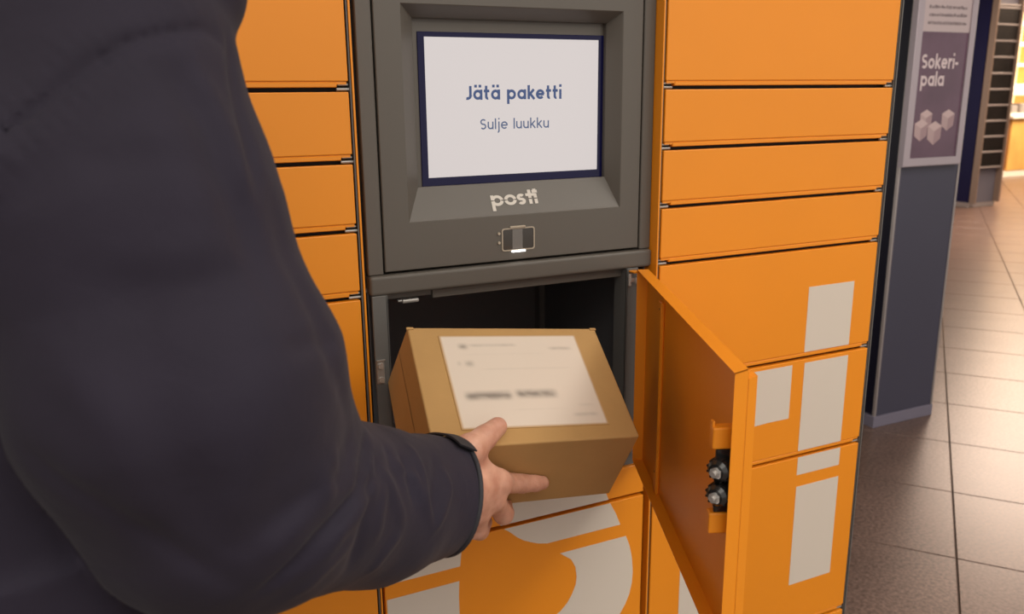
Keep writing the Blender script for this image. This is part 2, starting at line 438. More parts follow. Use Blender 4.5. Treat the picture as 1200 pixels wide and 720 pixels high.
# stiles, panel, ledge
b = MB(); b.box(.3068, .3290, .02, .032, 1.176, 1.985, bev=.0012); b.build('stile', M['grey'], con)
b = MB(); b.box(.7632, .7840, .02, .032, 1.176, 1.985, bev=.0012); b.build('stile', M['grey'], con)
x0, x1, z0, z1 = .3318, .7605, 1.1790, 1.975
ox0, ox1, oz0, oz1 = .3698, .7247, 1.2473, 1.5462
ix0, ix1, iz0, iz1 = .3940, .7092, 1.2950, 1.5302
V = []
def rect(a, b_, c_, d, y): return [(a, y, c_), (b_, y, c_), (b_, y, d), (a, y, d)]
V = rect(x0, x1, z0, z1, .032)+rect(x0, x1, z0, z1, .0212)+rect(x0+.0012, x1-.0012, z0+.0012, z1-.0012, .02)+rect(ox0, ox1, oz0, oz1, .02)+rect(ox0+.0012, ox1-.0012, oz0+.0012, oz1-.0012, .0212)+rect(ix0, ix1, iz0, iz1, .045)+rect(ix0, ix1, iz0, iz1, .0575)
F = []
for k in range(6):
    for i in range(4):
        j = (i+1) % 4; F.append([4*k+i, 4*k+j, 4*k+4+j, 4*k+4+i])
mesh('front_panel', V, F, M['grey'], con)
b = MB(); b.box(.3062, .7845, .0135, .055, 1.1462, 1.1755, bev=.005, seg=4); b.build('ledge', M['grey'], con)
b = MB(); b.box(.405, .7605, .03, .036, 1.131, 1.147, bev=.001); b.box(.332, .42, .034, .04, 1.136, 1.147); b.build('top_rail', M['grey'], con)
b = MB(); b.box(.357, .383, .026, .036, 1.1285, 1.1345, bev=.002, seg=2); b.cyl((.351, .03, 1.1325), (.357, .03, 1.1325), .0022, n=8); b.build('latch', M['steel'], con)
# display
b = MB(); b.box(ix0, ix1, .0545, .057, iz0, iz1); bz = b.build('display_frame', M['grey'], con)
b = MB(); b.box(.4035, .7160, .0525, .0546, 1.2930, 1.5125, bev=.0006); gl = b.build('display', M['glass'], con)
b = MB(); b.box(.4137, .6996, .0521, .0526, 1.3070, 1.5055); sc = b.build('lit_screen', M['screen'], gl)
text_mesh('screen_text', 'Jätä paketti', .27, .0146, .16, M['ink_dark'], gl, lambda x, y: (.4755+x, .0519, 1.4178+y), width=.1590)
text_mesh('screen_text', 'Sulje luukku', .185, .0112, .20, M['ink_mid'], gl, lambda x, y: (.4975+x, .0519, 1.3747+y), width=.1150)
# raised logo on the sloping lower bezel
sl = Vector((0, .0238, .0465)); sl.normalize(); sn = Vector((0, -sl.z, sl.y))
L0 = Vector((.5037, .0212, 1.2485))+sl*.0150
def lf(x, y):
    p = L0+Vector((1, 0, 0))*x+sl*y+sn*.0007; return tuple(p)
LG = .0172; lw = .27; h = lw/2; R = .5-h; gap = 7
st = []
def off(items, dx): return [[(x+dx, y) for x, y in q] for q in items]
st += off([arc(.5, .5, R, gap, 180-gap), arc(.5, .5, R, 180+gap, 360-gap), [(h, 1), (h, .55)], [(h, .45), (h, -.45)]], 0)
st += off([arc(.5, .5, R, gap, 180-gap), arc(.5, .5, R, 180+gap, 360-gap)], 1.05)
st += off(glyph('s', .25)[0], 2.10)
st += off([[(.42, 1.34), (.42, .55)], [(.42, .45), (.42, 0)], [(.08, .87), (.86, .87)]], 2.75)
st += off([[(0, .98), (0, .55)], [(0, .45), (0, 0)], [(-.22, 1.16), (.22, 1.16)], [(0, 1.05), (0, 1.40)]], 3.62)
tw = 3.62+.24
b = MB(); kx = .0800/(tw*LG)
strokes_to(b, st, lw*.96, lambda x, y: lf(x*LG*kx, y*LG), sn); b.build('logo', M['logo'], con)
# scanner window
b = MB()
def rr(x0, x1, z0, z1, r, n=5):
    P = []
    for cx, cz, a in ((x1-r, z1-r, 0), (x0+r, z1-r, 90), (x0+r, z0+r, 180), (x1-r, z0+r, 270)):
        P += [(cx+r*math.cos(math.radians(a+90*i/n)), cz+r*math.sin(math.radians(a+90*i/n))) for i in range(n+1)]
    return P
sx0, sx1, sz0, sz1 = .5150, .5705, 1.1935, 1.2285
A = rr(sx0, sx1, sz0, sz1, .004); B_ = rr(sx0+.0018, sx1-.0018, sz0+.0018, sz1-.0018, .003)
n = len(A)
b.add([(x, .0185, z) for x, z in A]+[(x, .0185, z) for x, z in B_]+[(x, .021, z) for x, z in A]+[(x, .0205, z) for x, z in B_],
      [[i, (i+1) % n, n+(i+1) % n, n+i] for i in range(n)]+[[i, 2*n+i, 2*n+(i+1) % n, (i+1) % n] for i in range(n)]+[[n+i, n+(i+1) % n, 3*n+(i+1) % n, 3*n+i] for i in range(n)])
sca = b.build('scanner', M['beige_trim'], con)
b = MB(); b.prism(B_, .0195, .0205); b.build('window', M['lens_dark'], sca)
b = MB(); b.box(.5325, .5500, .0188, .0196, 1.1960, 1.2265, bev=.0003); b.build('lens', M['lens'], sca)
b = MB(); b.box(.5285, .5545, .0165, .0205, 1.2278, 1.2315, bev=.001); b.build('tab', M['beige_trim'], sca)
b = MB(); b.box(.5310, .5540, .0165, .0205, 1.1912, 1.1940, bev=.0008); b.build('light_bar', M['led'], sca)
for z in (1.2215, 1.2075):
    b = MB(); b.cyl((.5104, .0175, z), (.5104, .021, z), .0022, n=12); b.build('screw', M['beige_trim'], sca)
# compartment
b = MB()
b.box(.306, .308, .03, .385, .797, 1.152); b.box(.765, .767, .03, .385, .797, 1.152); b.box(.306, .767, .383, .386, .797, 1.152); b.box(.306, .767, .02, .385, .7965, .7995); b.box(.306, .767, .04, .385, 1.149, 1.1515)
comp = b.build('compartment', M['dark'], con)
b = MB(); b.box(.753, .7650, .362, .383, .7995, 1.149); b.build('corner_post', M['jamb'], comp)
b = MB(); b.box(.7420, .7650, .050, .056, .7995, 1.149); up_ = b.build('slotted_upright', M['jamb'], comp)
b = MB()
for z in (1.06, 1.053, .985, .978):
    b.cyl((.7500 if int(z*1000) % 2 else .7465, .0494, z), (.7500 if int(z*1000) % 2 else .7465, .0502, z), .0022, n=10)
b.build('slot', M['black'], up_)
b = MB(); b.box(.3075, .3305, .012, .016, .797, 1.147, bev=.001); b.box(.3285, .3305, .012, .05, .797, 1.147); b.build('door_jamb', M['jamb'], con)
b = MB(); b.box(.7355, .7580, .012, .016, .797, 1.147, bev=.001); b.box(.7355, .7375, .012, .05, .797, 1.147); b.build('door_jamb', M['jamb'], con)
b = MB(); b.box(.3088, .3208, .0105, .0125, 1.0155, 1.0520, bev=.001)
spl = b.build('strike_plate', M['steel'], con)
for z in (1.0435, 1.0225):
    b = MB(); b.cyl((.3150, .0080, z), (.3150, .0108, z), .0042, .0046, n=14); b.build('screw', M['chrome'], spl)
b = MB(); b.box(.309, .322, .0088, .0125, 1.0512, 1.0526); b.build('catch', M['chrome'], spl)
# fascia under the opening and the doors below it
b = MB(); b.box(.3030, .7745, .004, .020, .7452, .7985, bev=.0012); fas = b.build('sill', M['orange'], con)
P_([(.3040, .7455), (.4326, .7455), (.4346, .77), (.4350, .7975), (.3040, .7975)], fas, y=.0036)
P_([(.4990, .7455), (.7030, .7455), (.694, .768), (.679, .7975), (.470, .7975), (.483, .768)], fas, y=.0036)
CT = [.7398, .3600, .085]
cdoors = []
for a, z in zip(CT, CT[1:]): cdoors.append(door_piece(.3005, .7735, a, z, con, y=.002))
d0 = cdoors[0]
P_([(.3030, .6925), (.4256, .6925), (.4281, .7143), (.4322, .7393), (.3030, .7393)], d0, y=.0016)
P_([(.3030, .6665), (.4234, .6665), (.4220, .6391), (.4222, .6078), (.4260, .56), (.434, .51), (.30305, .51)], d0, y=.0016)
P_([(.5035, .7393), (.512, .7330), (.5271, .7188), (.5390, .7100), (.5511, .7040), (.5660, .6975), (.5824, .6935), (.7265, .6935), (.7170, .7170), (.7050, .7393)], d0, y=.0016)
P_([(.6074, .6682), (.7390, .6682), (.7470, .6470), (.7525, .6230), (.7551, .5950), (.7540, .5720), (.7490, .5500), (.7410, .5320), (.7280, .5120), (.70, .488), (.65, .47), (.55, .465), (.55, .555), (.5780, .542), (.6078, .5560), (.6210, .5680), (.6310, .5830), (.6385, .6010), (.6400, .6150), (.6376, .6340), (.6290, .6510)], d0, y=.0016)
# the open door, swung out past a right angle
dd = Vector((-.3873, -.9220, 0)).normalized(); nn = Vector((-dd.y, dd.x, 0))
OD = Vector((.7464, -.001, 0))
T = Matrix(((dd.x, nn.x, 0, OD.x), (dd.y, nn.y, 0, OD.y), (0, 0, 1, 0), (0, 0, 0, 1)))
W = .5302
def tprism(pts, z0, z1):
    n_ = len(pts); b.add([T @ Vector((t, o_, z)) for z in (z0, z1) for t, o_ in pts], [list(range(n_))[::-1], [n_+i for i in range(n_)]]+[[i, (i+1) % n_, n_+(i+1) % n_, n_+i] for i in range(n_)])
zt, zb = 1.1475, .8130; sk = .017
b = MB()
b.box(0, W-.012, sk, sk+.0012, zb, zt, T=T)
tprism([(0, 0), (W, 0), (W-.012, sk), (0, sk)], zt-.0012, zt); tprism([(0, 0), (W, 0), (W-.012, sk), (0, sk)], zb, zb+.0012)
b.box(0, .0012, 0, sk, zb, zt, T=T)
tprism([(W, 0), (W-.0015, 0), (W-.0135, sk), (W-.0120, sk)], zb, zt)
od = b.build('door', M['orange'], con)
b = MB(); tprism([(W-.0140, sk+.0022), (W-.0235, sk+.0145), (.49, sk+.0145), (.49, sk+.0022)], zb, zt-.011); b.build('edge_strip', M['orange'], od)
b = MB(); tprism([(W-.0145, sk+.0012), (.49, sk+.0012), (.49, sk+.0024), (W-.0150, sk+.0024)], zb, zt-.012); b.build('edge_gap', M['card_dark'], od)
b = MB(); b.box(.1155, .1355, sk-.0060, sk, zb+.0012, 1.1240, bev=.0015, T=T); bd = b.build('stiffener', M['orange'], od)
b = MB()
for z in (.850, 1.112): b.cyl(T @ Vector((.1255, sk-.0064, z)), T @ Vector((.1255, sk-.0058, z)), .0018, n=8)
b.build('rivet', M['card_dark'], bd)
for z in (1.058, .9600):
    b = MB(); b.box(.500, W-.016, -.0145, sk, z, z+.0245, bev=.0018, seg=2, T=T)
    if z > 1: b.box(.503, .510, -.0145, -.0115, z+.0235, z+.030, bev=.0005, T=T)
    b.build('lock_bracket', M['orange'], od)
b = MB(); b.box(.508, W-.017, -.0095, sk, .9845, 1.058, bev=.001, T=T); lp = b.build('lock_plate', M['gunmetal'], od)
for z in (1.0370, 1.0085):
    b = MB(); n_ = 18
    a0 = T @ Vector((.514, -.003, z)); ax = (dd*.72-nn*.69).normalized()
    b.cyl(a0-ax*.004, a0+ax*.010, .0125, .0120, n=20); b.cyl(a0+ax*.010, a0+ax*.014, .0120, .0085, n=20)
    e1 = ax.orthogonal().normalized(); e2 = ax.cross(e1)
    for k in range(12):
        q = a0+(e1*math.cos(k*math.pi/6)+e2*math.sin(k*math.pi/6))*.0122
        b.cyl(q-ax*.003, q+ax*.010, .0015, n=6)
    kb = b.build('lock_roller', M['gunmetal'], lp)
    b = MB(); b.cyl(a0+ax*.013, a0+ax*.0185, .0058, n=6); b.cyl(a0+ax*.018, a0+ax*.0215, .0030, n=10)
    b.cyl(T @ Vector((.522, -.0115, z-.001)), T @ Vector((.528, -.0115, z-.001)), .0052, n=6)
    b.build('hex_nut', M['chrome'], lp)
for z in (1.1290, .830):
    b = MB(); b.cyl((.7395, .0095, z-.010), (.7395, .0095, z+.010), .0032, n=12)
    b.box(.7395, .7490, .0040, .0065, z-.003, z+.003); b.cyl((.7488, .004, z-.006), (.7488, .004, z+.004), .0022, n=10)
    b.build('hinge', M['chrome'], od)
b = MB(); b.box(.739, .752, -.004, .012, 1.1415, 1.1440, bev=.0006); b.build('hinge_tab', M['orange'], od)

# ------------------------------------------------------------------ parcel held at the opening
BX = dict(FLt=(.3044, -.2399, 1.0135), FRt=(.5853, -.2583, .9841), BLt=(.3316, -.0707, 1.1196), BRt=(.6125, -.0929, 1.0879),
          FRb=(.5826, -.1904, .8710), FLb=(.2942, -.1690, .8969), BLb=(.3242, .0120, 1.0165), BRb=(.6098, -.0264, .9770))
parcel = empty('parcel', BX['FLb'], 'brown cardboard parcel with a white shipping label, held tilted in the hand', 'parcel')
bm = bmesh.new()
vs = [bm.verts.new(BX[k]) for k in ('FLt', 'FRt', 'BRt', 'BLt', 'FLb', 'FRb', 'BRb', 'BLb')]
for q in ((0, 1, 2, 3), (7, 6, 5, 4), (4, 5, 1, 0), (5, 6, 2, 1), (6, 7, 3, 2), (7, 4, 0, 3)): bm.faces.new([vs[i] for i in q])
bmesh.ops.bevel(bm, geom=bm.edges[:], offset=.0022, segments=3, affect='EDGES', profile=.5)
b = MB(); b.from_bm(bm); ct = b.build('carton', M['card'], parcel)
Bv = {k: Vector(v) for k, v in BX.items()}
def on_face(a, b1, b2, u, v, off_):
    """bilinear on a face given its four corners in order a(0,0) b(1,0) c(1,1) d(0,1)"""
    A_, B1, C1, D1 = (Bv[k] for k in (a, b1, b2, off_[0]))
    p = A_*(1-u)*(1-v)+B1*u*(1-v)+C1*u*v+D1*(1-u)*v
    n_ = (B1-A_).cross(D1-A_).normalized()
    return p+n_*off_[1]
top = lambda u, v, o_: on_face('FLt', 'FRt', 'BRt', u, v, ('BLt', o_))
lft = lambda u, v, o_: on_face('BLt', 'BLb', 'FLb', u, v, ('FLt', o_))
# seam of the side flap: a dark slot line a third of the way down the left face
b = MB(); sw = .004
b.add([lft(.40-sw, .02, .0004), lft(.40+sw, .02, .0004), lft(.40+sw, .98, .0004), lft(.40-sw, .98, .0004)], [[0, 1, 2, 3]]); b.build('flap_seam', M['card_dark'], parcel)
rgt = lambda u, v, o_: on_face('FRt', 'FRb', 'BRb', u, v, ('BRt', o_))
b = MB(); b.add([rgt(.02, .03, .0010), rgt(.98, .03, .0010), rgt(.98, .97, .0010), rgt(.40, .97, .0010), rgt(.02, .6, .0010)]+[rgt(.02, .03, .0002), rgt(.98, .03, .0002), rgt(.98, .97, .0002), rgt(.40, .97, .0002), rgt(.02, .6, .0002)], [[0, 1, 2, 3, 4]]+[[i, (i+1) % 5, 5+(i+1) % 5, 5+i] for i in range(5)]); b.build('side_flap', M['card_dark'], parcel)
for u in (.012, .985):
    b = MB(); p = top(u, .992, .0008); ex = (Bv['BRt']-Bv['BLt']).normalized(); ey = (Bv['BLt']-Bv['FLt']).normalized(); ez = ex.cross(ey)
    Tm = Matrix(((ex.x, ey.x, ez.x, p.x), (ex.y, ey.y, ez.y, p.y), (ex.z, ey.z, ez.z, p.z), (0, 0, 0, 1)))
    b.box(-.005, .005, -.003, .0012, -.002, .0006, bev=.0005, T=Tm); b.build('flap_ear', M['card'], parcel)
def label_mat():
    m = bpy.data.materials.new('shipping_label_print'); m.use_nodes = True
    nt = m.node_tree; bs = nt.nodes['Principled BSDF']; bs.inputs['Roughness'].default_value = .45
    uv = nt.nodes.new('ShaderNodeUVMap'); sp = nt.nodes.new('ShaderNodeSeparateXYZ'); nt.links.new(uv.outputs[0], sp.inputs[0])
    def ss(sock, a, b_, lo=0., hi=1.):
        n_ = nt.nodes.new('ShaderNodeMapRange'); n_.interpolation_type = 'SMOOTHSTEP'
        n_.inputs['From Min'].default_value = a; n_.inputs['From Max'].default_value = b_; n_.inputs['To Min'].default_value = lo; n_.inputs['To Max'].default_value = hi
        nt.links.new(sock, n_.inputs['Value']); return n_.outputs[0]
    def mth(op, a, b_):
        n_ = nt.nodes.new('ShaderNodeMath'); n_.operation = op
        for i, q in enumerate((a, b_)):
            if isinstance(q, (int, float)): n_.inputs[i].default_value = q
            else: nt.links.new(q, n_.inputs[i])
        return n_.outputs[0]
    def sbox(u0, u1, v0, v1, su, sv):
        a = mth('MULTIPLY', ss(sp.outputs[0], u0-su, u0+su), ss(sp.outputs[0], u1-su, u1+su, 1., 0.))
        c_ = mth('MULTIPLY', ss(sp.outputs[1], v0-sv, v0+sv), ss(sp.outputs[1], v1-sv, v1+sv, 1., 0.))
        return mth('MULTIPLY', a, c_)
    tot = None
    nz = nt.nodes.new('ShaderNodeTexNoise'); nz.inputs['Scale'].default_value = 13; nz.inputs['Detail'].default_value = 1
    nt.links.new(uv.outputs[0], nz.inputs['Vector'])
    nzv = ss(nz.outputs[0], .3, .62, .68, 1.)
    for (u0, u1, v0, v1, su, sv, k) in ((.125, .175, .845, .895, .025, .03, .62), (.20, .52, .873, .893, .03, .022, .34), (.77, .92, .825, .852, .03, .022, .36),
            (.085, .105, .665, .695, .02, .03, .30), (.14, .19, .655, .70, .025, .035, .46), (.25, .86, .608, .618, .06, .014, .13), (.15, .7, .775, .785, .06, .014, .06),
            (.085, .385, .300, .360, .030, .042, .85), (.425, .70, .310, .367, .030, .042, .85), (.84, .93, .20, .22, .03, .02, .16), (.78, .94, .10, .125, .03, .022, .26), (.38, .72, .175, .183, .06, .015, .10)):
        q = mth('MULTIPLY', sbox(u0, u1, v0, v1, su, sv), k)
        tot = q if tot is None else mth('ADD', tot, q)
    tot = mth('MULTIPLY', tot, nzv)
    mx = nt.nodes.new('ShaderNodeMix'); mx.data_type = 'RGBA'
    mx.inputs[6].default_value = (.70, .615, .52, 1); mx.inputs[7].default_value = (.13, .115, .10, 1); nt.links.new(tot, mx.inputs[0])
    mx2 = nt.nodes.new('ShaderNodeMix'); mx2.data_type = 'RGBA'; mx2.inputs[6].default_value = (.455, .275, .105, 1)
    nt.links.new(mx.outputs[2], mx2.inputs[7]); nt.links.new(sbox(.012, .988, .015, .985, .012, .016), mx2.inputs[0])
    nt.links.new(mx2.outputs[2], bs.inputs['Base Color'])
    return m
LQ = [Vector(v) for v in ((.3482, -.2214, 1.0225), (.5508, -.2379, .9993), (.5737, -.1017, 1.0847), (.3693, -.0871, 1.1068))]
nt_ = (LQ[1]-LQ[0]).cross(LQ[3]-LQ[0]).normalized()
b = MB(); b.add([q+nt_*.0009 for q in LQ]+[q-nt_*.0005 for q in LQ], [[0, 1, 2, 3], [0, 4, 5, 1], [1, 5, 6, 2], [2, 6, 7, 3], [3, 7, 4, 0]])
lb = b.build('shipping_label', label_mat(), parcel)
ul = lb.data.uv_layers.new(name='UVMap'); cc = [(0, 0), (1, 0), (1, 1), (0, 1)]
for l in lb.data.loops: ul.data[l.index].uv = cc[l.vertex_index % 4]

# ------------------------------------------------------------------ slate pillar with poster
pil = empty('pillar', (3.046, 1.55, 0), 'slate blue square pillar with a framed poster, right of the orange lockers', 'pillar')
b = MB(); b.box(2.870, 3.222, 1.309, 1.80, 0, 3.0); b.build('shaft', M['navy_pillar'], pil)
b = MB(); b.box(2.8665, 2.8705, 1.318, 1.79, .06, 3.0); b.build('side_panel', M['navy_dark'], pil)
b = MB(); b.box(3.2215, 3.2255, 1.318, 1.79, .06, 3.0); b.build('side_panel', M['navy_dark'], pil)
for x in (2.8655, 3.2165):
    b = MB(); b.box(x, x+.010, 1.305, 1.318, .052, 3.0, bev=.001); b.build('corner_trim', M['trim'], pil)
b = MB(); b.box(2.862, 3.229, 1.303, 1.805, 0, .052, bev=.002); b.build('skirting', M['base'], pil)
pf = empty('poster_frame', (3.022, 1.29, 1.131), 'silver framed plum poster reading Sokeri-pala with sugar cubes, on the slate pillar', 'poster')
fx0, fx1, fz0, fz1 = 2.855, 3.192, 1.131, 2.25; ff = .0335; yf = 1.279
V = rect(fx0, fx1, fz0, fz1, 1.3045)+rect(fx0, fx1, fz0, fz1, yf+.002)+rect(fx0+.003, fx1-.003, fz0+.003, fz1-.003, yf)+rect(fx0+ff, fx1-ff, fz0+ff, fz1-ff, yf)+rect(fx0+ff, fx1-ff, fz0+ff, fz1-ff, yf+.008)
F = [[4*k+i, 4*k+(i+1) % 4, 4*k+4+(i+1) % 4, 4*k+4+i] for k in range(4) for i in range(4)]
mesh('frame', V, F, M['frame'], pf)
b = MB(); b.box(fx0+ff-.002, fx1-ff+.002, yf+.0065, yf+.010, fz0+ff-.002, 1.655); po = b.build('poster', M['poster'], pf)
b = MB(); b.box(fx0+ff-.002, fx1-ff+.002, yf+.0055, yf+.010, 1.653, fz1-ff+.002); no = b.build('notice_sheet', M['notice'], pf)
yp = yf+.0060
text_mesh('poster_text', 'Sokeri-', .26, .0400, .13, M['poster_white'], po, lambda x, y: (2.9080+x, yp, 1.5140+y), width=.208)
text_mesh('poster_text', 'pala', .26, .0400, .13, M['poster_white'], po, lambda x, y: (2.9120+x, yp, 1.4470+y), width=.132)
def cube_print(cx, cz, s):
    for nm, pts in (('cube_a', [(0, 1.05), (.9, .62), (0, .16), (-.9, .62)]), ('cube_b', [(-.9, .62), (0, .16), (0, -1.05), (-.84, -.52)]), ('cube_c', [(0, .16), (.9, .62), (.84, -.52), (0, -1.05)])):
        q = MB(); q.prism([(cx+x*s, cz+z*s) for x, z in pts], yp-.0004*(1+(cz < 1.29)), yp+.0004); q.build('sugar_cube_print', M[nm], po)
cube_print(2.965, 1.316, .038); cube_print(3.092, 1.312, .041); cube_print(2.941, 1.275, .042); cube_print(3.020, 1.262, .045)
random.seed(5)
for k, z in enumerate((1.745, 1.716, 1.6855)):
    q = MB(); x = 2.918+.004*(k == 1)
    while x < 3.128:
        wd = random.uniform(.006, .013); q.box(x, x+wd, yf+.0050, yf+.0057, z-random.uniform(.004, .006), z+random.uniform(.003, .008)); x += wd+random.uniform(.001, .005)
    q.build('small_print', M['notice_ink'], no)

# ------------------------------------------------------------------ far pillar with brochure rack, shop beyond
p2 = empty('pillar', (10.0, 6.3, 0), 'distant dark blue pillar behind the black-pocketed rack', 'pillar')
b = MB(); b.box(9.735, 10.215, 6.03, 6.55, .06, 3); b.build('shaft', M['navy_far'], p2)
b = MB(); b.box(9.725, 10.225, 6.015, 6.56, 0, .06, bev=.003); b.build('skirting', M['shopgrey'], p2)
b = MB(); b.box(9.745, 10.205, 6.012, 6.03, .06, .47); b.build('lower_panel', M['rackgrey'], p2)
rk = empty('brochure_rack', (9.96, 5.98, .48), 'tall rack of dark pockets with pale shelf edges on the distant pillar', 'rack')
for x in (9.728, 10.170):
    b = MB(); b.box(x, x+.022, 5.93, 6.01, .06, 2.98); b.build('side_post', M['rack_post'], rk)
zs = [.505+i*.1900 for i in range(11)]
for z in zs+[2.44, 2.70]:
    b = MB(); b.box(9.75, 10.17, 5.95, 6.008, z-.011, z+.011, bev=.002); b.build('shelf', M['trim'], rk)
for i, z in enumerate(zs[:-1]):
    b = MB(); b.box(9.752, 10.168, 5.956, 6.008, z+.013, z+.177, bev=.004); b.build('pocket', M['rackbox'], rk)
for a, c_ in ((2.423, 2.68), (2.72, 2.95)):
    b = MB(); b.box(9.752, 10.168, 5.99, 6.008, a, c_); b.build('header_panel', M['rackgrey'], rk)
gd = empty('display_stand', (10.62, 6.5, 0), 'slim metal display stand beside the distant rack', 'stand')
for x, y in ((10.36, 6.45), (10.56, 6.45), (10.36, 6.75), (10.56, 6.75)):
    b = MB(); b.box(x-.016, x+.016, y-.016, y+.016, 0, 2.6); b.build('post', M['trim'], gd)
for z in (.62, .98, 1.34, 1.70, 2.06, 2.42):
    b = MB(); b.box(10.345, 10.575, 6.44, 6.76, z-.012, z+.012); b.build('shelf', M['shopwhite'], gd)
ctn = empty('shop_counter', (15.2, 8.9, 0), 'honey coloured wooden shop counter in the lit shop at the far right', 'counter')
for k in range(6):
    x = 13.86+k*.56
    b = MB(); b.box(x+.012, x+.548, 8.42, 8.45, .10, .98, bev=.006); b.build('panel', M['wood'], ctn)
b = MB(); b.box(13.84, 17.25, 8.45, 9.1, .0, .98); b.build('body', M['wood_dark'], ctn)
b = MB(); b.box(13.82, 17.27, 8.43, 8.46, .0, .10); b.build('kickboard', M['shopwhite'], ctn)
b = MB(); b.box(13.80, 17.29, 8.36, 9.15, .98, 1.03, bev=.008); b.build('countertop', M['shopwhite'], ctn)
dc = empty('display_case', (14.6, 8.7, 1.03), 'white display case with grey goods on the wooden shop counter', 'display case')
b = MB(); b.box(13.9, 15.3, 8.5, 9.0, 1.03, 1.07); b.box(13.9, 15.3, 8.5, 9.0, 1.36, 1.52, bev=.01); b.build('case', M['shopwhite'], dc)
for k in range(5):
    b = MB(); b.box(13.98+k*.26, 14.16+k*.26, 8.55, 8.9, 1.07, 1.20+.03*(k % 2), bev=.02); b.build('goods', M['shopgrey'], dc)
sg = empty('menu_board', (14.15, 8.8, 1.52), 'dark upright sign board above the shop display case', 'sign')
b = MB(); b.box(13.98, 14.32, 8.80, 8.83, 1.515, 1.98, bev=.005); b.build('board', M['shopgrey'], sg)
b = MB(); b.box(14.07, 14.22, 8.792, 8.801, 1.66, 1.78); b.build('picture', M['cream'], sg)
ls = empty('light_shelf', (15.5, 10.5, 0), 'warm glowing backlit shelving behind the shop counter', 'shelf')
b = MB(); b.box(13.0, 19.0, 10.60, 10.65, 0, 2.98); b.build('back_panel', M['glow'], ls)
for z in (1.55, 1.95, 2.35, 2.75):
    b = MB(); b.box(13.0, 19.0, 10.25, 10.60, z-.03, z+.03); b.build('shelf', M['glow2'], ls)
for k in range(7):
    b = MB(); b.box(13.0+k*1.0, 13.06+k*1.0, 10.24, 10.60, 0, 2.98); b.build('upright', M['wood'], ls)

# ------------------------------------------------------------------ the person (surfaces grown from a signed distance field)
def sd_cone(P, a, b, r1, r2):
    """round cone between a (radius r1) and b (radius r2)"""
    a = np.asarray(a, np.float32); b = np.asarray(b, np.float32)
    ba = b-a; l = float(np.dot(ba, ba)); pa = P-a
    t = np.clip((pa @ ba)/l, 0, 1).astype(np.float32)
    q = pa-t[:, None]*ba
    return np.sqrt(np.einsum('ij,ij->i', q, q))-(r1+(r2-r1)*t)
def sd_ell(P, c, r, R=None):
    q = P-np.asarray(c, np.float32)
    if R is not None: q = q @ np.asarray(R, np.float32)
    r = np.asarray(r, np.float32)
    k0 = np.sqrt(((q/r)**2).sum(1)); k1 = np.sqrt(((q/(r*r))**2).sum(1))+1e-9
    return k0*(k0-1)/k1
def smin(a, b, k):
    h = np.clip(.5+.5*(b-a)/k, 0, 1)
    return b+(a-b)*h-k*h*(1-h)
def smax(a, b, k): return -smin(-a, -b, k)

def surface(fn, lo, hi, h):
    """naive surface nets over a grid"""
    lo = np.array(lo, float); n = np.ceil((np.array(hi)-lo)/h).astype(int)+1
    ax = [lo[i]+h*np.arange(n[i]) for i in range(3)]
    F = np.empty(tuple(n), np.float32)
    YZ = np.stack(np.meshgrid(ax[1], ax[2], indexing='ij'), -1).reshape(-1, 2)
    st = max(1, 400000//len(YZ))
    for i in range(0, n[0], st):
        xs = ax[0][i:i+st]
        P = np.empty((len(xs)*len(YZ), 3), np.float32)
        P[:, 0] = np.repeat(xs, len(YZ)); P[:, 1:] = np.tile(YZ, (len(xs), 1))
        F[i:i+st] = fn(P).reshape(len(xs), n[1], n[2])
    S = F < 0
    acc = np.zeros((n[0]-1, n[1]-1, n[2]-1, 3), np.float32); cnt = np.zeros(acc.shape[:3], np.float32)
    def sl(A, o): return A[o[0]:A.shape[0]-1+o[0], o[1]:A.shape[1]-1+o[1], o[2]:A.shape[2]-1+o[2]]
    corners = [(i, j, k) for i in (0, 1) for j in (0, 1) for k in (0, 1)]
    for c in corners:
        for d in range(3):
            if c[d] == 0:
                e = list(c); e[d] = 1
                fa = sl(F, c); fb = sl(F, e); cr = (fa < 0) != (fb < 0)
                t = np.where(cr, fa/np.where(fa == fb, 1, fa-fb), 0)
                for q in range(3):
                    acc[..., q] += np.where(cr, c[q]+(t if q == d else 0), 0)
                cnt += cr
    act = cnt > 0
    idx = -np.ones(act.shape, np.int64); idx[act] = np.arange(act.sum())
    ijk = np.argwhere(act)
    V = lo+h*(ijk+acc[act]/cnt[act][:, None])
    Q = []
    for d in range(3):
        a, b = [(1, 2), (2, 0), (0, 1)][d]
        s0 = np.take(S, range(0, n[d]-1), d); s1 = np.take(S, range(1, n[d]), d)
        for sign in (0, 1):
            m = (s0 & ~s1) if sign == 0 else (~s0 & s1)
            e = np.argwhere(m)
            e = e[(e[:, a] > 0) & (e[:, b] > 0) & (e[:, a] < n[a]-1) & (e[:, b] < n[b]-1)]
            def g(da, db):
                f = e.copy(); f[:, a] += da; f[:, b] += db; return idx[f[:, 0], f[:, 1], f[:, 2]]
            q = np.stack([g(-1, -1), g(0, -1), g(0, 0), g(-1, 0)], 1)
            Q.append(q if sign == 0 else q[:, ::-1])
    return V, np.concatenate(Q)

def relax(V, Q, it=2, lam=.5):
    E = np.concatenate([Q[:, [0, 1]], Q[:, [1, 2]], Q[:, [2, 3]], Q[:, [3, 0]]])
    E = np.concatenate([E, E[:, ::-1]])
    deg = np.bincount(E[:, 0], minlength=len(V)).astype(float)[:, None]
    for _ in range(it):
        for s in (lam, -lam*1.03):
            A = np.stack([np.bincount(E[:, 0], V[E[:, 1], k], minlength=len(V)) for k in range(3)], 1)/np.maximum(deg, 1)
            V = V+s*(A-V)
    return V

